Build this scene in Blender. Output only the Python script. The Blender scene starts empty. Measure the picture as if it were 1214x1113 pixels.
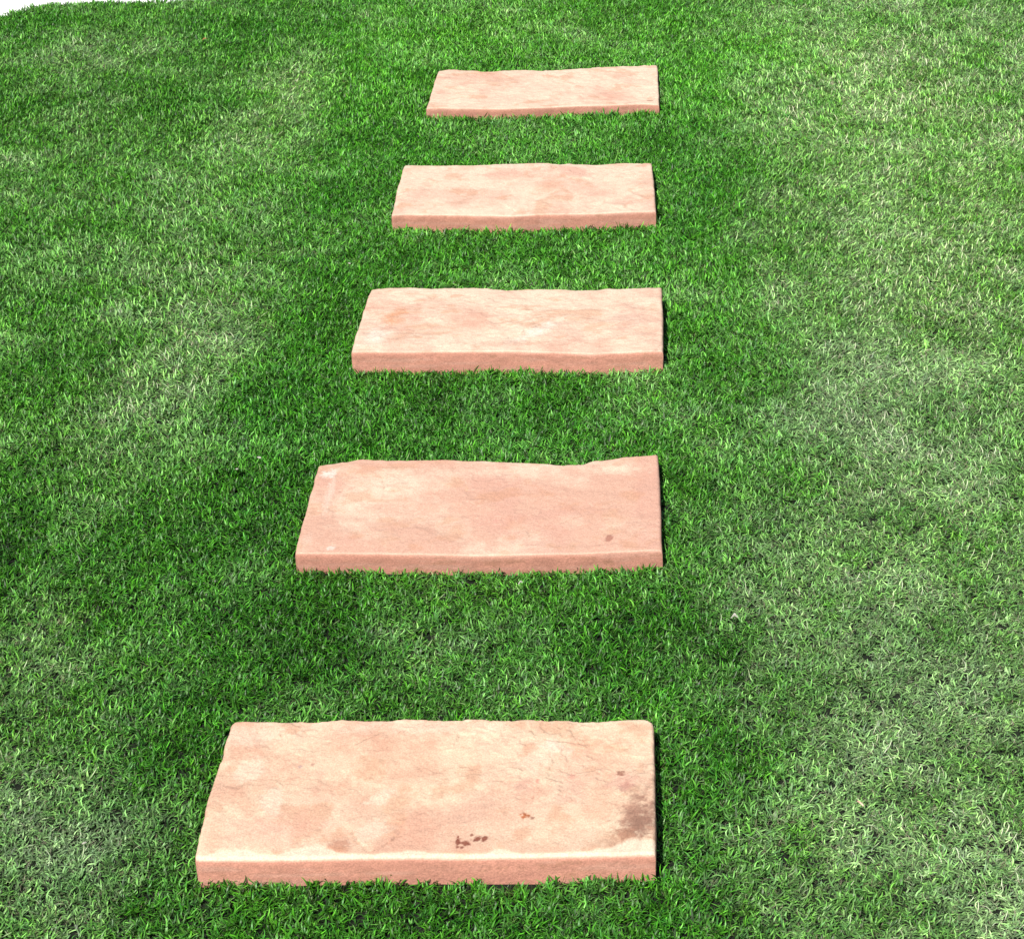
import bpy, math, random
import numpy as np

sc = bpy.context.scene
col = sc.collection

# ---------------------------------------------------------------- camera
PITCH = math.radians(30.0)
CAM_H = 1.76
F = 2314.0                    # focal length in photo pixels (photo 1214 x 1113)
cam_d = bpy.data.cameras.new('camera')
cam = bpy.data.objects.new('camera', cam_d)
col.objects.link(cam)
cam.location = (0, 0, CAM_H)
cam.rotation_euler = (math.radians(90) - PITCH, 0, 0)
cam_d.sensor_width = 36
cam_d.lens = F / 1214 * 36
cam_d.shift_x = -(785 - 607) / 1214
cam_d.clip_start = 0.05
cam_d.clip_end = 500
sc.camera = cam

# ---------------------------------------------------------------- sky, sun, exposure
SUN = np.array([-0.27, -0.62, 1.0]); SUN /= np.linalg.norm(SUN)
elev = math.asin(SUN[2]); azim = math.atan2(SUN[0], SUN[1])
w = bpy.data.worlds.new('World'); sc.world = w; w.use_nodes = True
nt = w.node_tree
sky = nt.nodes.new('ShaderNodeTexSky'); sky.sky_type = 'NISHITA'
sky.sun_disc = False; sky.sun_elevation = elev; sky.sun_rotation = azim
sky.dust_density = 2.0
bg = nt.nodes['Background']; bg.inputs['Strength'].default_value = 0.065
nt.links.new(sky.outputs[0], bg.inputs[0])
sd = bpy.data.lights.new('sun', 'SUN'); so = bpy.data.objects.new('sun', sd); col.objects.link(so)
sd.energy = 4.6; sd.angle = math.radians(0.55); sd.color = (1.0, 0.955, 0.89)
from mathutils import Vector
so.rotation_euler = Vector(SUN.tolist()).to_track_quat('Z', 'Y').to_euler()
so.location = (-3, -3, 8)
sc.view_settings.view_transform = 'Standard'
sc.view_settings.look = 'None'
sc.view_settings.gamma = 1.0
sc.view_settings.exposure = 0.6
sc.render.engine = 'CYCLES'

rng = np.random.default_rng(7)

# ---------------------------------------------------------------- helpers
def at(x, y, z=0.0):
    """world point on the plane Z=z seen at photo pixel x, y (numbers only; everything is built in the world)"""
    U = x - 785.0; V = y - 556.5
    c, s = math.cos(PITCH), math.sin(PITCH)
    d = (U, F * c - V * s, -F * s - V * c)
    t = (z - CAM_H) / d[2]
    return np.array([d[0] * t, d[1] * t, z])

def hash2(ix, iy, seed):
    n = (ix.astype(np.int64) * 374761393 + iy.astype(np.int64) * 668265263 + seed * 974634777) & 0x7fffffff
    n = ((n ^ (n >> 13)) * 1274126177) & 0x7fffffff
    n = n ^ (n >> 16)
    return (n & 0xffff) / 65535.0

def vnoise(x, y, seed=0):
    x = np.asarray(x, float); y = np.asarray(y, float)
    ix = np.floor(x); iy = np.floor(y)
    fx = x - ix; fy = y - iy
    fx = fx * fx * fx * (fx * (fx * 6 - 15) + 10); fy = fy * fy * fy * (fy * (fy * 6 - 15) + 10)
    a = hash2(ix, iy, seed); b = hash2(ix + 1, iy, seed)
    c = hash2(ix, iy + 1, seed); d = hash2(ix + 1, iy + 1, seed)
    return (a * (1 - fx) + b * fx) * (1 - fy) + (c * (1 - fx) + d * fx) * fy

def fbm(x, y, seed=0, octs=4, gain=0.5):
    s = 0; a = 1; t = 0
    for o in range(octs):
        s = s + a * vnoise(x * 2 ** o + 17.3 * o, y * 2 ** o - 9.1 * o, seed + o * 13)
        t += a; a *= gain
    return s / t                     # 0..1

def sstep(a, b, x):
    t = np.clip((x - a) / (b - a), 0, 1)
    return t * t * (3 - 2 * t)

def tag(o, label=None, cat=None, group=None, kind=None):
    if label: o['label'] = label
    if cat: o['category'] = cat
    if group: o['group'] = group
    if kind: o['kind'] = kind
    return o

def mesh_obj(name, verts, faces, mat, smooth=True, colors=None, sharp=0, link=True, parent=None):
    me = bpy.data.meshes.new(name)
    me.from_pydata([tuple(v) for v in np.asarray(verts).tolist()], [], faces)
    if smooth: me.shade_smooth()
    if sharp: me.set_sharp_from_angle(angle=sharp)
    if colors is not None:
        at_ = me.color_attributes.new('tint', 'FLOAT_COLOR', 'POINT')
        c = np.ones((len(verts), 4), np.float32); c[:, :3] = colors
        at_.data.foreach_set('color', c.ravel())
    me.materials.append(mat)
    me.update()
    o = bpy.data.objects.new(name, me)
    if link: col.objects.link(o)
    if parent: o.parent = parent
    return o

def new_mat(name):
    m = bpy.data.materials.new(name); m.use_nodes = True
    return m, m.node_tree, m.node_tree.nodes['Principled BSDF']

def node(nt, t, **kw):
    n = nt.nodes.new(t)
    for k, v in kw.items(): setattr(n, k, v)
    return n

def mixc(nt, bt, fac, a, b):
    n = node(nt, 'ShaderNodeMix', data_type='RGBA', blend_type=bt)
    for sock, v in ((0, fac), (6, a), (7, b)):
        if hasattr(v, 'links'): nt.links.new(v, n.inputs[sock])
        else: n.inputs[sock].default_value = v
    return n.outputs[2]

# ---------------------------------------------------------------- materials
def stone_material():
    m, nt, p = new_mat('pink_sandstone')
    L = nt.links.new
    tc = node(nt, 'ShaderNodeTexCoord')
    a = node(nt, 'ShaderNodeAttribute', attribute_name='tint')
    fine = node(nt, 'ShaderNodeTexNoise'); fine.inputs['Scale'].default_value = 420; fine.inputs['Detail'].default_value = 4
    mid = node(nt, 'ShaderNodeTexNoise'); mid.inputs['Scale'].default_value = 70; mid.inputs['Detail'].default_value = 6; mid.inputs['Roughness'].default_value = 0.65
    mp = node(nt, 'ShaderNodeMapping'); mp.inputs['Scale'].default_value = (1.1, 0.8, 1.0)
    L(tc.outputs['Object'], mp.inputs[0]); L(tc.outputs['Object'], fine.inputs['Vector']); L(mp.outputs[0], mid.inputs['Vector'])
    r1 = node(nt, 'ShaderNodeMapRange'); r1.inputs[1].default_value = 0.3; r1.inputs[2].default_value = 0.7; r1.inputs[3].default_value = 0.80; r1.inputs[4].default_value = 1.14
    L(fine.outputs['Fac'], r1.inputs[0])
    c1 = mixc(nt, 'MULTIPLY', 1.0, a.outputs['Color'], r1.outputs[0])
    r2 = node(nt, 'ShaderNodeMapRange'); r2.inputs[1].default_value = 0.50; r2.inputs[2].default_value = 0.72; r2.inputs[3].default_value = 0.0; r2.inputs[4].default_value = 0.28
    L(mid.outputs['Fac'], r2.inputs[0])
    c2 = mixc(nt, 'MIX', r2.outputs[0], c1, (0.37, 0.185, 0.125, 1))
    # sparse tiny iron specks
    vo = node(nt, 'ShaderNodeTexVoronoi'); vo.inputs['Scale'].default_value = 95
    L(tc.outputs['Object'], vo.inputs['Vector'])
    sp = node(nt, 'ShaderNodeMapRange'); sp.inputs[1].default_value = 0.06; sp.inputs[2].default_value = 0.13; sp.inputs[3].default_value = 1.0; sp.inputs[4].default_value = 0.0
    L(vo.outputs['Distance'], sp.inputs[0])
    sel = node(nt, 'ShaderNodeSeparateColor'); L(vo.outputs['Color'], sel.inputs[0])
    gt = node(nt, 'ShaderNodeMath', operation='GREATER_THAN'); gt.inputs[1].default_value = 0.86; L(sel.outputs[0], gt.inputs[0])
    mu = node(nt, 'ShaderNodeMath', operation='MULTIPLY'); L(sp.outputs[0], mu.inputs[0]); L(gt.outputs[0], mu.inputs[1])
    mu2 = node(nt, 'ShaderNodeMath', operation='MULTIPLY'); L(mu.outputs[0], mu2.inputs[0]); mu2.inputs[1].default_value = 0.4
    c3 = mixc(nt, 'MIX', mu2.outputs[0], c2, (0.3, 0.12, 0.08, 1))
    L(c3, p.inputs['Base Color'])
    p.inputs['Roughness'].default_value = 0.82
    p.inputs['Specular IOR Level'].default_value = 0.3
    b1 = node(nt, 'ShaderNodeBump'); b1.inputs['Strength'].default_value = 0.8; b1.inputs['Distance'].default_value = 0.0018
    b2 = node(nt, 'ShaderNodeBump'); b2.inputs['Strength'].default_value = 0.7; b2.inputs['Distance'].default_value = 0.0005
    L(mid.outputs['Fac'], b1.inputs['Height']); L(fine.outputs['Fac'], b2.inputs['Height'])
    L(b1.outputs[0], b2.inputs['Normal']); L(b2.outputs[0], p.inputs['Normal'])
    return m
M_STONE = stone_material()

def grass_material():
    m, nt, p = new_mat('turf_fibre')
    L = nt.links.new
    a = node(nt, 'ShaderNodeAttribute', attribute_name='tint')
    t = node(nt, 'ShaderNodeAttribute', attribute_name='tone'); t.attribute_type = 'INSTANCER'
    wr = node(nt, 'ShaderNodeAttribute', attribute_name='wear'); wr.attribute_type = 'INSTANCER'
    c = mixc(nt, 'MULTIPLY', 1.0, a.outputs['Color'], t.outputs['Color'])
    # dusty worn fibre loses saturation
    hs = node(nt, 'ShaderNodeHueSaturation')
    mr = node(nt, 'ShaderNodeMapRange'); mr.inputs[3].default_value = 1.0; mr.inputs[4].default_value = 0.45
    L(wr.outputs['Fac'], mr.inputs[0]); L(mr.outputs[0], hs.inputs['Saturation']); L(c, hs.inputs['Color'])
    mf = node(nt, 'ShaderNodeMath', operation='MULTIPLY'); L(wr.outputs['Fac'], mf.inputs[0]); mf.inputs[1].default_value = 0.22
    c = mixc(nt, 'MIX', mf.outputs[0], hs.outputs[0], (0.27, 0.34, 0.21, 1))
    L(c, p.inputs['Base Color'])
    p.inputs['Roughness'].default_value = 0.42
    p.inputs['Specular IOR Level'].default_value = 0.24
    tr = node(nt, 'ShaderNodeBsdfTranslucent')
    tint = mixc(nt, 'MULTIPLY', 1.0, c, (1.3, 1.35, 0.6, 1)); L(tint, tr.inputs['Color'])
    ms = node(nt, 'ShaderNodeMixShader'); ms.inputs[0].default_value = 0.15
    out = nt.nodes['Material Output']
    L(p.outputs[0], ms.inputs[1]); L(tr.outputs[0], ms.inputs[2]); L(ms.outputs[0], out.inputs['Surface'])
    return m
M_GRASS = grass_material()

def noise_mat(name, c1, c2, scale, rough=0.9, bump=0.002):
    m, nt, p = new_mat(name)
    L = nt.links.new
    tc = node(nt, 'ShaderNodeTexCoord')
    n = node(nt, 'ShaderNodeTexNoise'); n.inputs['Scale'].default_value = scale; n.inputs['Detail'].default_value = 7
    L(tc.outputs['Object'], n.inputs['Vector'])
    r = node(nt, 'ShaderNodeMapRange'); r.inputs[1].default_value = .35; r.inputs[2].default_value = .65
    L(n.outputs['Fac'], r.inputs[0])
    L(mixc(nt, 'MIX', r.outputs[0], (*c1, 1), (*c2, 1)), p.inputs['Base Color'])
    p.inputs['Roughness'].default_value = rough; p.inputs['Specular IOR Level'].default_value = 0.1
    b = node(nt, 'ShaderNodeBump'); b.inputs['Distance'].default_value = bump; b.inputs['Strength'].default_value = .5
    L(n.outputs['Fac'], b.inputs['Height']); L(b.outputs[0], p.inputs['Normal'])
    return m
M_BACK = noise_mat('turf_backing', (0.006, 0.008, 0.006), (0.016, 0.02, 0.013), 180)
M_PAVE = noise_mat('white_paving', (0.78, 0.76, 0.76), (0.84, 0.82, 0.82), 40, 0.7, 0.0006)
M_PETAL = noise_mat('white_petal', (0.30, 0.30, 0.24), (0.42, 0.41, 0.35), 300, 0.6, 0.0002)
M_DRY = noise_mat('dry_leaf', (0.25, 0.11, 0.045), (0.36, 0.17, 0.075), 300, 0.7, 0.0004)
M_STRAW = noise_mat('pale_straw', (0.62, 0.36, 0.26), (0.75, 0.52, 0.40), 300, 0.7, 0.0003)

# ---------------------------------------------------------------- ground, paving, lawn edge
def smooth_line(pts, n=12):
    pts = [np.asarray(p, float) for p in pts]; out = []
    for i in range(len(pts) - 1):
        p0 = pts[max(i - 1, 0)]; p1 = pts[i]; p2 = pts[i + 1]; p3 = pts[min(i + 2, len(pts) - 1)]
        for k in range(n):
            t = k / n
            out.append(0.5 * (2 * p1 + (p2 - p0) * t + (2 * p0 - 5 * p1 + 4 * p2 - p3) * t * t + (3 * p1 - p0 - 3 * p2 + p3) * t ** 3))
    out.append(pts[-1]); return np.array(out)

edge_px = [(-420, 190), (-200, 92), (-70, 50), (0, 22), (50, 9), (115, 6), (200, 4), (280, -3), (600, -34), (900, -62), (1300, -90), (1700, -110)]
edge = smooth_line([at(x, y, 0)[:2] for x, y in edge_px])
x0e, x1e = edge[0][0], edge[-1][0]
def edge_y(x): return np.interp(x, edge[:, 0], edge[:, 1])

S = 60
mesh_obj('pavement', [(-S, -S, -0.012), (S, -S, -0.012), (S, S, -0.012), (-S, S, -0.012)], [(0, 1, 2, 3)], M_PAVE, False)['kind'] = 'structure'
# turf backing: thin sheet with its own edge
X0, X1, Y0 = float(x0e), float(x1e), 0.9
top = [(X0, Y0, 0.0), (X1, Y0, 0.0)] + [(p[0], p[1], 0.0) for p in edge[::-1]]
bot = [(x, y, -0.0105) for x, y, z in top]
n = len(top)
fcs = [tuple(range(n)), tuple(range(2 * n - 1, n - 1, -1))] + [((i + 1) % n, i, n + i, n + (i + 1) % n) for i in range(n)]
mesh_obj('lawn_ground', top + bot, fcs, M_BACK, False)['kind'] = 'structure'

# ---------------------------------------------------------------- stepping stones
CREAM = np.array([0.56, 0.43, 0.325]); PEACH = np.array([0.485, 0.292, 0.215]); PINK = np.array([0.47, 0.262, 0.20])
RUST = np.array([0.42, 0.21, 0.125]); BROWN = np.array([0.14, 0.03, 0.015]); GREY = np.array([0.225, 0.118, 0.082]); FACE = np.array([0.52, 0.242, 0.175])

def pxm(y, z):                      # metres per photo pixel across and into the depth at row y
    a = at(785, y, z); b = at(786, y, z); c = at(785, y - 1, z)
    return b[0] - a[0], c[1] - a[1]

def make_stone(spec):
    zt = spec['z']
    P = lambda x, y: at(x, y, zt)[:2]
    nu, nv = spec['n']
    front = np.array([P(*p) for p in spec['front']]); back = np.array([P(*p) for p in spec['back']])
    left = np.array([P(*p) for p in [spec['front'][0]] + spec['left'] + [spec['back'][0]]])
    right = np.array([P(*p) for p in [spec['front'][-1]] + spec['right'] + [spec['back'][-1]]])
    def param(pl, t, axis):
        d = (pl[:, axis] - pl[0, axis]) / (pl[-1, axis] - pl[0, axis])
        return np.stack([np.interp(t, d, pl[:, 0]), np.interp(t, d, pl[:, 1])], -1)
    # grid denser at the borders
    def spaced(n):
        t = np.linspace(0, 1, n); return t + 0.0
    u = spaced(nu); v = spaced(nv)
    Fr, Ba = param(front, u, 0), param(back, u, 0)
    Le, Ri = param(left, v, 1), param(right, v, 1)
    sd_ = spec['seed']
    # irregular hand-cut outline
    jag = lambda t, s, k: (fbm(t * k, t * 0 + s, sd_ + s, 5, 0.62) - 0.5)
    Fr[:, 1] += jag(u, 3, 14) * spec.get('jf', .0022); Ba[:, 1] += jag(u, 5, 14) * spec.get('jb', .009)
    Le[:, 0] += jag(v, 7, 8) * .005; Ri[:, 0] += jag(v, 9, 8) * .0025
    U, V = np.meshgrid(u, v, indexing='ij')
    C00, C10, C01, C11 = front[0], front[-1], back[0], back[-1]
    X = np.zeros((nu, nv, 2))
    for k in range(2):
        X[..., k] = ((1 - V) * Fr[:, None, k] + V * Ba[:, None, k] + (1 - U) * Le[None, :, k] + U * Ri[None, :, k]
                     - ((1 - U) * (1 - V) * C00[k] + U * (1 - V) * C10[k] + (1 - U) * V * C01[k] + U * V * C11[k]))
    x, y = X[..., 0], X[..., 1]
    W = front[-1][0] - front[0][0]; D = back[0][1] - front[0][1]
    # height: broad swell, riven terraces, fine cleft grain
    h = (fbm(x * 5, y * 7, sd_, 4) - .5) * spec.get('swell', .006)
    tn = fbm(x * spec.get('tk', 9), y * spec.get('tk', 9) * 1.3, sd_ + 40, 5, .55) * spec.get('tl', 5)
    terr = np.floor(tn) + sstep(.80, 1.0, tn - np.floor(tn))
    h = h + (terr - spec.get('tl', 5) * .5) * spec.get('tstep', .0011) * 1.9 * sstep(.38, .62, fbm(x * 6 + 3, y * 6, sd_ + 60, 3))
    g = spec.get('grain', (1, 1))
    ca, sa = math.cos(spec.get('gang', 0)), math.sin(spec.get('gang', 0))
    gx, gy = x * ca + y * sa, -x * sa + y * ca
    fg = fbm(gx * 45 * g[0], gy * 45 * g[1], sd_ + 80, 4, .6)
    h = h + (fg - .5) * spec.get('fine', .0016) * 1.5 + (fbm(x * 150, y * 150, sd_ + 90, 3, .6) - .5) * .0009
    # colour
    cn = fbm(x * 8, y * 7, sd_ + 120, 5, .55); cn2 = fbm(gx * 22 * g[0], gy * 22 * g[1], sd_ + 160, 5, .6)
    m1 = sstep(.33, .63, cn * .65 + cn2 * .35 + spec.get('cb', 0))[..., None]
    C = PEACH * (1 - m1) + CREAM * m1
    C = C * np.array(spec.get('warm', (1, 1, 1)))
    m2 = sstep(.50, .68, fbm(x * 10 + 4, y * 8, sd_ + 200, 5, .6))[..., None] * spec.get('pinkness', .6) * .65
    C = C * (1 - m2) + PINK * m2
    m3 = sstep(.54, .75, cn2)[..., None] * .5
    C = C * (1 - m3) + RUST * m3
    lip = sstep(.70, .85, tn - np.floor(tn)) * (1 - sstep(.9, 1.0, tn - np.floor(tn)))
    C = C * (1 - .03 * lip[..., None])
    warp = (fbm(x * 40, y * 40, sd_ + 300, 5, .7) - .5)
    warp2 = (fbm(x * 40 + 50, y * 40, sd_ + 320, 4, .6) - .5)
    warph = (fbm(x * 230, y * 230, sd_ + 330, 3, .6) - .5)
    for st in spec.get('stains', []):
        (px, py, rx, ry, rot, colr, amt, edgew) = st
        c = P(px, py); mx, my = pxm(py, zt)
        dx = (x - c[0]) / (rx * mx); dy = (y - c[1]) / (ry * my)
        cr, sr = math.cos(rot), math.sin(rot)
        if rot:
            dxm = (x - c[0]) / mx; dym = (y - c[1]) / my
            dx = (dxm * cr + dym * sr) / rx; dy = (-dxm * sr + dym * cr) / ry
        r = np.sqrt(dx * dx + dy * dy) * (.8 if rx < 9 else 1) + (warp * 2.3 * edgew) + (warph * 1.3 if rx < 9 else warph * .7)
        mask = (1 - sstep(1 - edgew, 1 + edgew * .3, r)) * amt
        C = C * (1 - mask[..., None]) + np.asarray(colr) * mask[..., None]
    # flakes: raised or sunken shelves bounded by a line
    for (px0, py0, px1, py1, step, wid) in spec.get('cracks', []):
        a = P(px0, py0); b = P(px1, py1); d = b - a; L = np.linalg.norm(d); d /= L
        nrm = np.array([-d[1], d[0]])
        s = (x - a[0]) * d[0] + (y - a[1]) * d[1]; q = (x - a[0]) * nrm[0] + (y - a[1]) * nrm[1] + warp * .012
        inside = sstep(-.004, .004, s) * (1 - sstep(L - .004, L + .004, s))
        h = h + step * inside * np.exp(-np.clip(q, 0, None) / .03) * sstep(-.0008, .0012, q)
        ln = inside * np.exp(-(q / wid) ** 2) * sstep(.3, .6, fbm(x * 60, y * 60, sd_ + 340, 3))
        h = h - ln * .0012
        C = C * (1 - .22 * ln[..., None])
    # edges
    df = (y - Fr[:, None, 1]); db = (Ba[:, None, 1] - y); dl = (x - Le[None, :, 0]); dr = (Ri[None, :, 0] - x)
    h = h * (.35 + .65 * sstep(0, .03, df))
    ew = spec.get('chamfer', .003)
    cwf = ew * .7 * (.4 + 1.6 * fbm(x * 12, y * 0 + 2, sd_ + 400, 4, .6))
    for dd, wdt in ((df, cwf), (db, .0035 + 0 * x), (dl, .004 + 0 * x), (dr, .003 + 0 * x)):
        t = np.clip(1 - dd / wdt, 0, 1); h = h - t ** 1.7 * wdt * .55
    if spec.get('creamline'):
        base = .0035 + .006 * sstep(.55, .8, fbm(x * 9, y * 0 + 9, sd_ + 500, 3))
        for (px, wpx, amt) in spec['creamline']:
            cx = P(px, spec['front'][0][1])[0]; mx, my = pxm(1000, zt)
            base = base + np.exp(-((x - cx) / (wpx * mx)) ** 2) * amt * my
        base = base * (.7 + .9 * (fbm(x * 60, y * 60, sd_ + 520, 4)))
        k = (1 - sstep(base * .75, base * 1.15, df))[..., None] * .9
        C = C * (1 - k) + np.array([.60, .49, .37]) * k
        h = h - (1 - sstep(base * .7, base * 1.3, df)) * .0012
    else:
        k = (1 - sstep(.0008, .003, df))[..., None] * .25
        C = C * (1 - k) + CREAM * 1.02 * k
    for (px, py, rx, ry, dz) in spec.get('lumps', []):
        c = P(px, py); mx, my = pxm(py, zt)
        h = h + dz * np.exp(-((x - c[0]) / (rx * mx)) ** 2 - ((y - c[1]) / (ry * my)) ** 2)
    z = zt + h
    # rounded plan corners
    rc = spec.get('round', {})
    verts = [np.stack([x, y, z], -1).reshape(-1, 3)]
    cols_ = [C.reshape(-1, 3)]
    idx = lambda i, j: i * nv + j
    faces = []
    I, J = np.meshgrid(np.arange(nu - 1), np.arange(nv - 1), indexing='ij')
    a = (I * nv + J).ravel(); q = np.stack([a, a + nv, a + nv + 1, a + 1], -1)
    faces += q.tolist()
    ring = [idx(i, 0) for i in range(nu)] + [idx(nu - 1, j) for j in range(1, nv)] + [idx(i, nv - 1) for i in range(nu - 2, -1, -1)] + [idx(0, j) for j in range(nv - 2, 0, -1)]
    ring = np.array(ring); nr = len(ring)
    Pt = verts[0][ring]
    seg = np.roll(Pt[:, :2], -3, 0) - np.roll(Pt[:, :2], 3, 0)
    nrm = np.stack([seg[:, 1], -seg[:, 0]], -1); nrm /= np.linalg.norm(nrm, axis=1, keepdims=True) + 1e-9
    arc = np.concatenate([[0], np.cumsum(np.linalg.norm(np.diff(Pt[:, :2], axis=0), axis=1))])
    levels = [.0010, .004, .008, .012, .016, .020, .025, .030, .036, .043, .055]
    base_i = 0; prev = ring; off = nu * nv
    for li, dpt in enumerate(levels):
        zz = Pt[:, 2] - dpt
        rough = (fbm(arc * 22, np.full(nr, dpt * 40), sd_ + 600, 5, .55) - .5) * spec.get('side', .005) * .5 * min(1, dpt / .006)
        out = .0006 + .0015 * min(1, dpt / .006) + rough
        q = np.concatenate([Pt[:, :2] + nrm * out[:, None], np.maximum(zz, -.004)[:, None]], 1)
        verts.append(q)
        sn = fbm(arc * 25, np.full(nr, dpt * 110), sd_ + 700, 5, .6); sn2 = fbm(arc * 9, np.full(nr, dpt * 200), sd_ + 720, 4, .6)
        cc = FACE * (.82 + .36 * sn[:, None])
        k = sstep(.52, .7, sn2)[:, None] * .55; cc = cc * (1 - k) + PINK * 1.15 * k
        k = sstep(.62, .74, sn)[:, None] * .5; cc = cc * (1 - k) + RUST * .75 * k
        if dpt < .003: cc = cc * .5 + C.reshape(-1, 3)[ring] * .5
        cols_.append(cc * spec.get('face', 1))
        cur = np.arange(nr) + off; off += nr
        nx = np.roll(np.arange(nr), -1)
        faces += np.stack([prev, cur, cur[nx], prev[nx]], -1).tolist()
        prev = cur
    faces.append(prev[::-1].tolist())
    Vv = np.concatenate(verts); Cc = np.concatenate(cols_)
    # plan corner rounding of the whole block
    for (which, r) in rc.items():
        cpt = {'bl': Le[-1], 'br': Ri[-1], 'fl': Le[0], 'fr': Ri[0]}[which]
        sx = 1 if which[1] == 'r' else -1; sy = 1 if which[0] == 'b' else -1
        cen = cpt - np.array([sx, sy]) * r
        d = (Vv[:, :2] - cen) * np.array([sx, sy])
        m = (d[:, 0] > 0) & (d[:, 1] > 0)
        mxn = np.maximum(d[m, 0], d[m, 1]); ln = np.hypot(d[m, 0], d[m, 1]) + 1e-9
        Vv[m, :2] = cen + (d[m] * (mxn / ln)[:, None]) * np.array([sx, sy])
    org = np.array([(C00[0] + C10[0]) / 2, (C00[1] + C01[1]) / 2, 0])
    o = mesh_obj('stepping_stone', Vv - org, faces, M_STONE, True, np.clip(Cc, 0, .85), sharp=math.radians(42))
    o.location = org
    tag(o, spec['label'], 'stepping stone', 'stepping stones laid across the lawn')
    return (x.min(), x.max(), y.min(), y.max(), Fr, Ba, Le, Ri)

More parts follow.
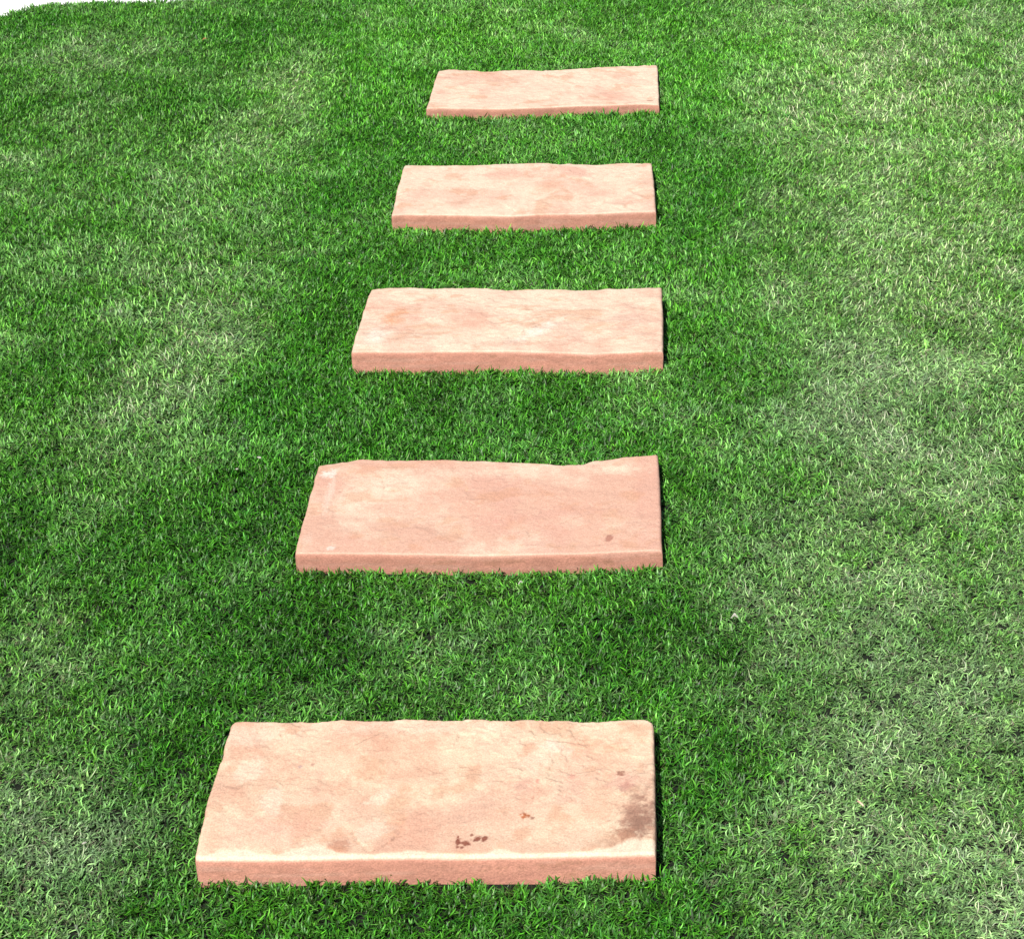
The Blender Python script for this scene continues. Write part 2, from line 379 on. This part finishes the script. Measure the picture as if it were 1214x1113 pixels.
B_, G_, R_, K_ = BROWN, GREY, RUST, CREAM
specs = [
 dict(seed=11, z=.048, n=(460, 240), swell=.008, tk=10, tl=6, tstep=.0008, fine=.0014, chamfer=.005, cb=.045, pinkness=.4, warm=(1.0, .975, .91), side=.004, face=1.08,
  label='nearest pink sandstone slab, with rust spots and a grey stain at its right end',
  front=[(232, 1017), (330, 1016), (450, 1014), (640, 1013), (776, 1010)], back=[(276, 853), (400, 852), (520, 853), (650, 853), (774, 852)],
  left=[(244, 960), (262, 900)], right=[(776, 960), (775, 900)], round=dict(br=.013, bl=.009, fl=.007),
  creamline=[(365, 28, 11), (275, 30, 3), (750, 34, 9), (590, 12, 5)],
  stains=[(755, 968, 27, 48, -.15, G_ * 1.1, .85, .8), (761, 974, 17, 32, -.15, G_ * .85, .75, .7), (732, 995, 38, 16, 0, R_ * .75, .5, .95), (740, 925, 22, 12, 0, (0.5, 0.25, 0.2), .45, .9), (736, 914, 4, 2.5, 0, BROWN, .7, .5),
   (543, 997, 3.2, 6, .2, B_, .95, .35), (552, 999, 4.5, 2.6, 0, B_, .95, .35), (565, 993, 5, 2.6, .3, B_, .9, .35), (574, 993, 3, 3.2, 0, B_, .9, .35), (547, 1004, 2, 2, 0, B_, .8, .4), (559, 989, 2, 1.7, 0, B_, .8, .4),
   (623, 965, 5.5, 3.6, 0, (0.3, 0.09, 0.03), .95, .4), (631, 968, 2, 2, 0, B_, .6, .4), (637, 926, 3, 2.4, 0, (0.5, 0.17, 0.13), .7, .5), (632, 944, 2, 2, 0, B_, .5, .5), (678, 918, 3, 3, 0, (0.5, 0.2, 0.15), .5, .5),
   (700, 965, 20, 10, 0, (0.52, 0.24, 0.16), .45, .9), (404, 998, 18, 11, .3, (0.36, 0.17, 0.11), .7, .9), (395, 1006, 20, 5, 0, RUST, .5, .8), (355, 908, 2.2, 2.2, 0, (0.35, 0.25, 0.22), .8, .4), (371, 906, 2, 1.8, 0, (0.35, 0.2, 0.15), .8, .4),
   (322, 948, 15, 17, .1, K_ * 1.03, .7, .35), (295, 912, 20, 15, .5, K_ * 1.03, .6, .35), (440, 985, 27, 13, .4, K_, .6, .35), (450, 945, 20, 9, .3, K_ * 1.02, .6, .4), (330, 980, 60, 22, 0, PINK * 1.12, .4, .9),
   (560, 960, 40, 20, .3, PEACH * .93, .5, .9), (700, 880, 35, 12, 0, RUST * 1.15, .45, .9), (680, 935, 20, 22, 0, PINK, .45, .9), (620, 930, 14, 10, 0, (0.408, 0.224, 0.17), .6, .8), (655, 885, 18, 9, 0, (0.544, 0.462, 0.374), .8, .8), (300, 870, 50, 14, 0, K_ * 1.05, .7, .8), (500, 862, 120, 9, 0, K_ * 1.05, .6, .8), (640, 895, 30, 18, .4, K_ * 1.05, .6, .8)],
  cracks=[(412, 972, 424, 996, .0018, .0016), (424, 996, 436, 1008, .0012, .0014), (282, 935, 306, 905, -.0015, .0013), (440, 1008, 474, 988, .0014, .0013), (452, 868, 420, 884, .0014, .002), (700, 882, 640, 876, .001, .002)]),
 dict(seed=23, z=.039, n=(340, 170), swell=.006, tk=6, tl=4, tstep=.0006, fine=.0012, grain=(.9, 1.1), chamfer=.0015, cb=-.11, pinkness=.75, side=.003, face=.92,
  label='smooth pink sandstone slab, second from the nearest, with one dark spot at the right',
  front=[(350, 655), (450, 656), (560, 658), (680, 656), (784, 652)], back=[(378, 550), (400, 547), (425, 544), (470, 545), (530, 544.5), (590, 546), (640, 549), (692, 549), (706, 545), (740, 541), (779, 538.5)],
  left=[(352, 648), (361, 615), (370, 580)], right=[(783, 615), (781, 570)], round=dict(fl=.004),
  stains=[(723, 638, 3.6, 3, .6, (0.3, 0.14, 0.1), .95, .4), (389, 561, 7, 4, 0, (0.544, 0.476, 0.408), .9, .5), (389, 590, 4, 16, 0, (0.53, 0.422, 0.34), .6, .7), (392, 650, 5, 2, .3, (0.544, 0.462, 0.394), .8, .5), (365, 640, 5, 8, 0, (0.517, 0.381, 0.299), .5, .7), (588, 617, 2.6, 2, 0, (0.5, 0.25, 0.2), .6, .5), (553, 580, 2, 2, 0, (0.5, 0.3, 0.2), .7, .5),
   (640, 612, 70, 10, .1, PINK, .6, .9), (675, 618, 20, 8, .1, K_, .25, .8), (470, 566, 25, 9, -.3, K_, .55, .4), (735, 555, 30, 7, 0, K_ * 1.04, .7, .6), (540, 560, 80, 6, 0, K_, .3, .9)],
  cracks=[(452, 555, 456, 580, .0012, .0012), (456, 580, 470, 582, .001, .0012), (664, 620, 690, 612, .001, .0012)]),
 dict(seed=37, z=.050, n=(320, 150), swell=.010, tk=7, tl=5, tstep=.0006, fine=.0026, grain=(.8, 1.3), gang=.12, chamfer=.0014, cb=.09, pinkness=.5, side=.005, face=1.02,
  label='thick pink sandstone slab midway in the row, with an orange stain near its left',
  front=[(417, 417), (500, 417), (600, 416), (700, 419), (785, 416)], back=[(440, 341), (520, 341), (545, 340), (600, 341), (640, 342), (700, 342), (784, 341)],
  left=[(428, 378)], right=[(785, 380)], round=dict(fl=.004),
  stains=[(466, 377, 17, 8, .5, (0.45, 0.215, 0.12), .9, .9), (478, 398, 20, 7, .4, (0.422, 0.245, 0.163), .6, .9), (445, 398, 18, 16, 0, (0.558, 0.49, 0.408), .8, .9), (635, 393, 32, 7, .45, (0.571, 0.49, 0.408), .9, .9), (470, 352, 40, 8, 0, K_ * 1.05, .6, .9), (745, 380, 25, 14, .2, (0.408, 0.218, 0.177), .4, .9), (640, 372, 18, 5, .2, (0.449, 0.258, 0.177), .6, .9), (610, 408, 60, 4, 0, (0.408, 0.231, 0.17), .5, .8)],
  cracks=[(724, 386, 760, 378, .0008, .0012), (732, 390, 762, 386, .0008, .001), (600, 402, 640, 386, .0015, .002), (770, 424, 783, 410, .001, .002)]),
 dict(seed=51, z=.045, n=(300, 130), swell=.006, tk=6, tl=4, tstep=.0012, fine=.0014, chamfer=.0014, cb=.12, pinkness=.6, side=.004, face=.95,
  label='pink sandstone slab with diagonal cleft lines across its face, fourth from the nearest',
  front=[(465, 255), (480, 254), (560, 255), (610, 256), (640, 254), (700, 253), (777, 250)], back=[(479, 195.5), (520, 196), (570, 195), (640, 192.5), (660, 193), (700, 194), (745, 191.5), (772, 192)],
  left=[(471, 226)], right=[(775, 220)], round=dict(br=.006, fl=.004),
  stains=[(680, 203, 22, 7, -.2, PINK * 1.05, .6, .5), (600, 205, 40, 6, .1, PINK, .5, .8), (560, 218, 40, 8, 0, K_ * 1.04, .7, .9), (650, 222, 22, 9, 0, RUST * 1.1, .35, .8), (500, 228, 10, 12, .2, (0.449, 0.272, 0.204), .5, .9), (745, 238, 25, 5, 0, PINK, .5, .8), (720, 215, 30, 10, 0, K_ * 1.04, .6, .9), (545, 240, 15, 4, .2, (0.408, 0.231, 0.163), .6, .8)],
  cracks=[(589, 240, 615, 252, .002, .0015), (636, 244, 664, 249, .0022, .0018), (664, 249, 680, 246, .002, .0015), (654, 196, 664, 208, .0018, .0014), (664, 208, 682, 212, .0015, .0012), (484, 200, 488, 206, .0015, .0015), (520, 220, 560, 236, .0012, .0013), (500, 212, 522, 222, .0012, .0012), (700, 246, 780, 236, .0008, .0012)]),
 dict(seed=67, z=.033, n=(280, 120), swell=.006, tk=8, tl=4, tstep=.0006, fine=.0026, grain=(.9, 1.3), gang=-.2, chamfer=.0014, cb=.12, pinkness=.4, side=.004, face=.9,
  label='farthest and thinnest pink sandstone slab with a rippled top',
  front=[(506, 128), (550, 128.5), (600, 129), (640, 127.5), (700, 125), (760, 123), (781, 124)], back=[(520, 84), (532, 82.5), (560, 83.5), (575, 84.5), (590, 83.5), (620, 82.5), (650, 83.5), (690, 81), (720, 79), (755, 77.5), (779, 77)],
  left=[(513, 106)], right=[(780, 100)], round=dict(bl=.005),
  stains=[(560, 105, 30, 8, .2, K_ * 1.05, .6, .9), (660, 110, 40, 8, .1, K_ * 1.05, .5, .9), (600, 95, 25, 5, 0, (0.435, 0.258, 0.184), .5, .8), (771, 118, 3, 1.2, 0, (0.3, 0.15, 0.1), .8, .5), (725, 90, 25, 5, 0, (0.449, 0.286, 0.204), .4, .9)],
  cracks=[(760, 112, 778, 110, .001, .001)]),
]
stones = [make_stone(s) for s in specs]

# ---------------------------------------------------------------- turf tufts (sources for the grass object)
src = bpy.data.collections.new('turf_tufts')       # not linked to the scene: only instanced
def blade(verts, faces, cols_, root, az, lean, curl, length, width, colr, segs=5, side=0.0):
    """one fibre: ribbon bending from 'lean' towards lean+curl along azimuth az"""
    b = len(verts); p = np.array(root, float); d = np.array([math.cos(az), math.sin(az)])
    tw = rng.uniform(-.7, .7)
    for k in range(segs + 1):
        t = k / segs
        ang = lean + curl * t
        a2 = az + side * t
        dd = np.array([math.cos(a2), math.sin(a2)])
        wv = az + math.pi / 2 + tw * t + side * t
        wd = width * .5 * (1 - max(0, (t - .35) / .65) ** 1.6 * .93)
        wvec = np.array([math.cos(wv), math.sin(wv), 0]) * wd
        cc = colr * (0.40 + .85 * t)  # darker root, lighter tip: shade deep in the pile painted into the colour
        if k < segs:
            verts.append(p - wvec); verts.append(p + wvec); cols_.append(cc); cols_.append(cc)
        else:
            verts.append(p.copy()); cols_.append(cc)
        st = length / segs
        p = p + np.array([dd[0] * math.sin(ang), dd[1] * math.sin(ang), math.cos(ang)]) * st
        p[2] = max(p[2], .0015)
    for k in range(segs - 1):
        i = b + 2 * k; faces.append((i, i + 1, i + 3, i + 2))
    i = b + 2 * (segs - 1); faces.append((i, i + 1, i + 2))

GREENS = [np.array(c) for c in ((.040, .155, .010), (.052, .195, .011), (.072, .245, .018), (.026, .105, .008), (.115, .30, .042), (.032, .135, .018))]
GW = [.26, .26, .16, .16, .08, .08]
NV = 24
for cls in range(3):                    # 0 upright, 1 leaning, 2 flattened
    for vi in range(NV):
        verts, faces, cols_ = [], [], []
        nb = 21
        for k in range(nb):
            r = .013 * math.sqrt(rng.random()) * 1.15; th = rng.random() * 6.283
            root = (r * math.cos(th), r * math.sin(th), 0)
            sp = (3.2, 2.2, 1.6)[cls]
            az = rng.normal(0, sp)
            lean = abs(rng.normal((.55, .75, 1.05)[cls], .32))
            curl = abs(rng.normal((.85, .85, .7)[cls], .5))
            ln = rng.uniform(.012, .026) * (1, .98, .95)[cls]
            c = GREENS[rng.choice(6, p=GW)] * rng.uniform(.35, 1.8)
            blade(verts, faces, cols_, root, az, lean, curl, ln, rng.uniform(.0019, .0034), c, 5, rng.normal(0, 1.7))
        for k in range(8):               # curly thatch low in the pile
            r = .014 * math.sqrt(rng.random()); th = rng.random() * 6.283
            c = np.array((.10, .11, .045) if rng.random() < .3 else (.035, .085, .015)) * rng.uniform(.6, 1.3)
            blade(verts, faces, cols_, (r * math.cos(th), r * math.sin(th), 0), rng.random() * 6.283, .2, rng.uniform(1.2, 2.6), rng.uniform(.012, .02), .0011, c, 5, rng.normal(0, 2.2))
        if rng.random() < .35:            # an occasional pale fibre
            blade(verts, faces, cols_, (0, 0, 0), rng.random() * 6.283, rng.uniform(.2, .9), .9, .024, .0016, np.array((.22, .36, .13)), 5, 1.0)
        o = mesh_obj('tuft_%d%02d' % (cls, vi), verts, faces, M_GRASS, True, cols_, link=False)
        src.objects.link(o)

# ---------------------------------------------------------------- where the tufts stand, how they lie, their wear
SP = .0155
gx = np.arange(X0, X1, SP); gy = np.arange(Y0, edge[:, 1].max() + .05, SP)
px_, py_ = np.meshgrid(gx, gy); px_ = px_.ravel(); py_ = py_.ravel()
px_ = px_ + rng.uniform(-.5, .5, px_.size) * SP * 1.1; py_ = py_ + rng.uniform(-.5, .5, py_.size) * SP * 1.1
# keep a wedge around what can be seen plus a step to each side
depth = py_
hw_l = 785 / F * (depth * math.cos(PITCH) + CAM_H * math.sin(PITCH)) + .9
hw_r = 429 / F * (depth * math.cos(PITCH) + CAM_H * math.sin(PITCH)) + .9
keep = (px_ > -hw_l) & (px_ < hw_r) & (py_ < edge_y(px_) - .006 + rng.normal(0, .006, px_.size)) & (py_ > 1.1)
px_, py_ = px_[keep], py_[keep]
ins = np.zeros(px_.size, bool)
for (xa, xb, ya, yb, Fr, Ba, Le, Ri) in stones:
    f = np.interp(px_, Fr[:, 0], Fr[:, 1]); b = np.interp(px_, Ba[:, 0], Ba[:, 1])
    l = np.interp(py_, Le[:, 1], Le[:, 0]); r = np.interp(py_, Ri[:, 1], Ri[:, 0])
    ins |= (py_ > f - .002) & (py_ < b + .004) & (px_ > l - .003) & (px_ < r + .007)
px_, py_ = px_[~ins], py_[~ins]
N = px_.size

def blob(list_):
    """sum of soft world-space patches, given by photo position and radii in photo pixels"""
    s = np.zeros(N)
    for (x, y, rx, ry, a) in list_:
        c = at(x, y, .02); mx, my = pxm(y, .02)
        d = ((px_ - c[0]) / (rx * mx)) ** 2 + ((py_ - c[1]) / (ry * my)) ** 2
        s += a * np.exp(-d)
    return s
nz = fbm(px_ * 3.2, py_ * 3.2, 900, 5, .6) - .5
nz2 = fbm(px_ * 9, py_ * 9, 950, 4, .6) - .5
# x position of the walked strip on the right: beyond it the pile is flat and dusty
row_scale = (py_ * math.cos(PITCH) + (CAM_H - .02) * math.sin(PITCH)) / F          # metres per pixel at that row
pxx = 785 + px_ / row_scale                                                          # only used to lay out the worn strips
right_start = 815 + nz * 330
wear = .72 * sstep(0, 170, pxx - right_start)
wear += blob([(335, 110, 60, 50, .5), (305, 215, 80, 60, .35), (270, 330, 85, 70, .35), (200, 440, 90, 70, .35), (140, 500, 60, 50, .2), (100, 330, 120, 120, .2), (90, 990, 130, 70, .6), (20, 930, 60, 60, .3), (90, 1090, 120, 40, .5),
              (150, 80, 120, 60, .12), (640, 130, 120, 60, .1), (640, 20, 200, 40, .35), (560, 480, 60, 30, .15), (620, 260, 80, 20, .15), (60, 140, 90, 90, .15), (30, 780, 40, 120, .25), (100, 60, 50, 30, .3)])
nz3 = fbm(px_ * 22, py_ * 22, 970, 4, .65) - .5
left_end = np.interp(py_, [at(0, q, .02)[1] for q in (1113, 850, 650, 450, 250, 100, 0)], [60, 60, 110, 290, 340, 390, 430]) + nz * 260
wear += .16 * (1 - sstep(-60, 60, pxx - left_end))
wear *= .62 + 1.9 * np.clip(nz3 + .25, 0, 1) * .8
wear = np.clip(wear + nz * .9 + nz2 * .55, 0, 1)
lush = blob([(840, 200, 60, 120, .5), (330, 640, 90, 130, .6), (330, 480, 70, 60, .5), (200, 880, 80, 90, .5), (600, 780, 250, 60, .6), (860, 900, 60, 160, .7), (600, 1090, 250, 40, .5), (600, 480, 200, 50, .4), (370, 200, 70, 90, .4)])
dark = blob([(540, 770, 330, 90, .75), (130, 640, 200, 110, .55), (380, 900, 200, 140, .35), (60, 830, 90, 80, .3), (860, 840, 70, 160, .3), (840, 560, 60, 120, .3), (600, 1085, 250, 40, .25), (600, 480, 220, 40, .3), (60, 80, 160, 120, .3), (20, 600, 60, 160, .5), (60, 250, 120, 150, .25), (900, 800, 50, 80, .2)])  # darker tufts; the left-edge patch is shadow painted into the tone
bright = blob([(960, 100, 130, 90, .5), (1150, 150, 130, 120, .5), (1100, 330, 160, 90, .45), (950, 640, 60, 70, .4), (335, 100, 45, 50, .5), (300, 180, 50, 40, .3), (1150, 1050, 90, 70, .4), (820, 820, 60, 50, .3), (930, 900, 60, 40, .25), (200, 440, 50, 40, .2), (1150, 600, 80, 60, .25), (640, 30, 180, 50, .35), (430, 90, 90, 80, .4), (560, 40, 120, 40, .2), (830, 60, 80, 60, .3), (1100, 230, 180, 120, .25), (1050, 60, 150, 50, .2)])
# pile direction: slow swirls
ang = (fbm(px_ * 1.6, py_ * 1.6, 1000, 3) - .5) * 9 + rng.normal(0, .55, N) - 1.2
tl = .10 + .28 * wear + rng.normal(0, .08, N)
rot = np.stack([rng.normal(0, .10, N), np.clip(tl, -.1, .5) * .5, ang], -1)
cls = np.where(wear + rng.normal(0, .18, N) > .62, 2, np.where(wear + rng.normal(0, .2, N) > .28, 1, 0))
var = cls * NV + rng.integers(0, NV, N)
scl = (1.0 + nz2 * .35 + rng.normal(0, .08, N)) * (1 - .12 * wear) * (1 + .06 * np.clip(lush, 0, 1)) * (.84 + .30 * sstep(2.2, 4.6, py_))
br = 1.04 + .62 * bright + .62 * wear - .25 * dark - .22 * lush + nz * .35 + nz2 * .5 + rng.normal(0, .15, N)  # wear brightens for dust, and for sheen of flattened blades put into the tone
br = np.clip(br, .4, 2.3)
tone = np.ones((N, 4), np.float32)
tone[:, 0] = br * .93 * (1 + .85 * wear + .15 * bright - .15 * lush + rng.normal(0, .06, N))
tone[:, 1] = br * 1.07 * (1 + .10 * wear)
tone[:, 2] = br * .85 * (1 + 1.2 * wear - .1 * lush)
grey = blob([(1000, 470, 130, 90, .35), (930, 640, 70, 60, .35), (90, 1000, 130, 80, .5), (1150, 1060, 100, 70, .35), (1000, 900, 120, 80, .2), (1080, 780, 120, 80, .3), (200, 460, 70, 60, .12), (560, 480, 60, 30, .15)])
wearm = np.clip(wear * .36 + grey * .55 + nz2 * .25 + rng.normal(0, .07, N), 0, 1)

me = bpy.data.meshes.new('grass')
me.vertices.add(N)
me.vertices.foreach_set('co', np.stack([px_, py_, np.full(N, .0008)], -1).astype(np.float32).ravel())
a = me.attributes.new('rot', 'FLOAT_VECTOR', 'POINT'); a.data.foreach_set('vector', rot.astype(np.float32).ravel())
a = me.attributes.new('scl', 'FLOAT', 'POINT'); a.data.foreach_set('value', scl.astype(np.float32))
a = me.attributes.new('variant', 'INT', 'POINT'); a.data.foreach_set('value', var.astype(np.int32))
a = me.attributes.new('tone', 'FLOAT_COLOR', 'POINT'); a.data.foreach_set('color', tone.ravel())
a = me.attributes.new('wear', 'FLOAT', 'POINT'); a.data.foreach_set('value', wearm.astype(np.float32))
me.materials.append(M_GRASS)
grass = bpy.data.objects.new('grass', me); col.objects.link(grass)
tag(grass, 'short curly green turf covering the whole lawn around the slabs', 'grass', kind='stuff')
ng = bpy.data.node_groups.new('turf', 'GeometryNodeTree')
ng.interface.new_socket('Geometry', in_out='INPUT', socket_type='NodeSocketGeometry')
ng.interface.new_socket('Geometry', in_out='OUTPUT', socket_type='NodeSocketGeometry')
gi = ng.nodes.new('NodeGroupInput'); go = ng.nodes.new('NodeGroupOutput')
ci = ng.nodes.new('GeometryNodeCollectionInfo'); ci.inputs['Collection'].default_value = src
ci.inputs['Separate Children'].default_value = True; ci.inputs['Reset Children'].default_value = True
iop = ng.nodes.new('GeometryNodeInstanceOnPoints'); iop.inputs['Pick Instance'].default_value = True
def na(name, t):
    n = ng.nodes.new('GeometryNodeInputNamedAttribute'); n.data_type = t; n.inputs['Name'].default_value = name
    return n.outputs['Attribute']
ng.links.new(gi.outputs[0], iop.inputs['Points']); ng.links.new(ci.outputs[0], iop.inputs['Instance'])
ng.links.new(na('variant', 'INT'), iop.inputs['Instance Index'])
ng.links.new(na('rot', 'FLOAT_VECTOR'), iop.inputs['Rotation'])
ng.links.new(na('scl', 'FLOAT'), iop.inputs['Scale'])
ng.links.new(iop.outputs[0], go.inputs[0])
md = grass.modifiers.new('turf', 'NODES'); md.node_group = ng
print('tufts', N)

# ---------------------------------------------------------------- small things lying in the turf
def bit(name, px, py, outline, mat, label, cat, ang=0.0, zc=.026, thick=.0007, bend=.002, tilt=(0, 0), group=None):
    """a little curled scrap: closed plate from an outline in metres, with thickness and a bend"""
    pts = np.array(outline) * .85; n = len(pts); c = pts.mean(0)
    V = []
    for sgn in (1, -1):
        for q in pts: V.append((q[0], q[1], sgn * thick / 2 + bend * math.cos(q[0] * 260)))
        V.append((c[0], c[1], sgn * thick / 2 + bend * 1.25))
    fs = []
    for i in range(n):
        j = (i + 1) % n
        fs.append((i, j, n)); fs.append((n + 1 + j, n + 1 + i, 2 * n + 1)); fs.append((j, i, n + 1 + i, n + 1 + j))
    o = mesh_obj(name, V, fs, mat, False)
    o.location = at(px, py, zc); o.rotation_euler = (tilt[0], tilt[1], ang)
    tag(o, label, cat, group)
leafy = lambda l, w, n=10: [(l / 2 * math.cos(t) , w / 2 * math.sin(t) * (1 + .25 * math.cos(t))) for t in [6.283 * k / n for k in range(n)]]
bit('petal', 307, 543, leafy(.011, .006), M_PETAL, 'small white petal in the grass, left of the slab with one dark spot', 'petal', -.5, .028)
bit('petal', 281, 557, leafy(.006, .005), M_PETAL, 'tiny cream speck just below left of the small white petal', 'petal', .3, .026)
bit('petal', 414, 313, leafy(.009, .005), M_PETAL, 'pale scrap in the grass, up left of the thick middle slab', 'petal', -.5, .027)
bit('folded_petal', 871, 730, [(-.0075, -.007), (-.001, .008), (.001, .008), (.0065, -.005), (.005, -.0055), (0, .0035), (-.006, -.0075)], M_PETAL, 'folded white petal like a small arrowhead, in the grass right of the slabs', 'petal', 0, .028, .001, .0008)
bit('petal', 617, 691, [(-.005, -.005), (-.004, -.002), (0, .004), (.002, .005), (.005, -.001), (.003, -.002), (.001, 0), (-.003, -.006)], M_PETAL, 'white scrap in the grass just below the front edge of the second slab', 'petal', .2, .028)
bit('petal', 100, 1000, leafy(.008, .004), M_PETAL, 'small whitish chip in the pale worn grass at the bottom left', 'petal', .6, .027)
bit('dry_leaf', 243, 47, leafy(.018, .010), M_DRY, 'small rusty orange dry leaf in the grass near the white paving', 'leaf', .4, .026, .0008, .004)
bit('straw', 1020, 952, leafy(.016, .0028), M_STRAW, 'short pinkish straw lying in the worn grass at the lower right', 'straw', -.95, .028, .0012, .001)
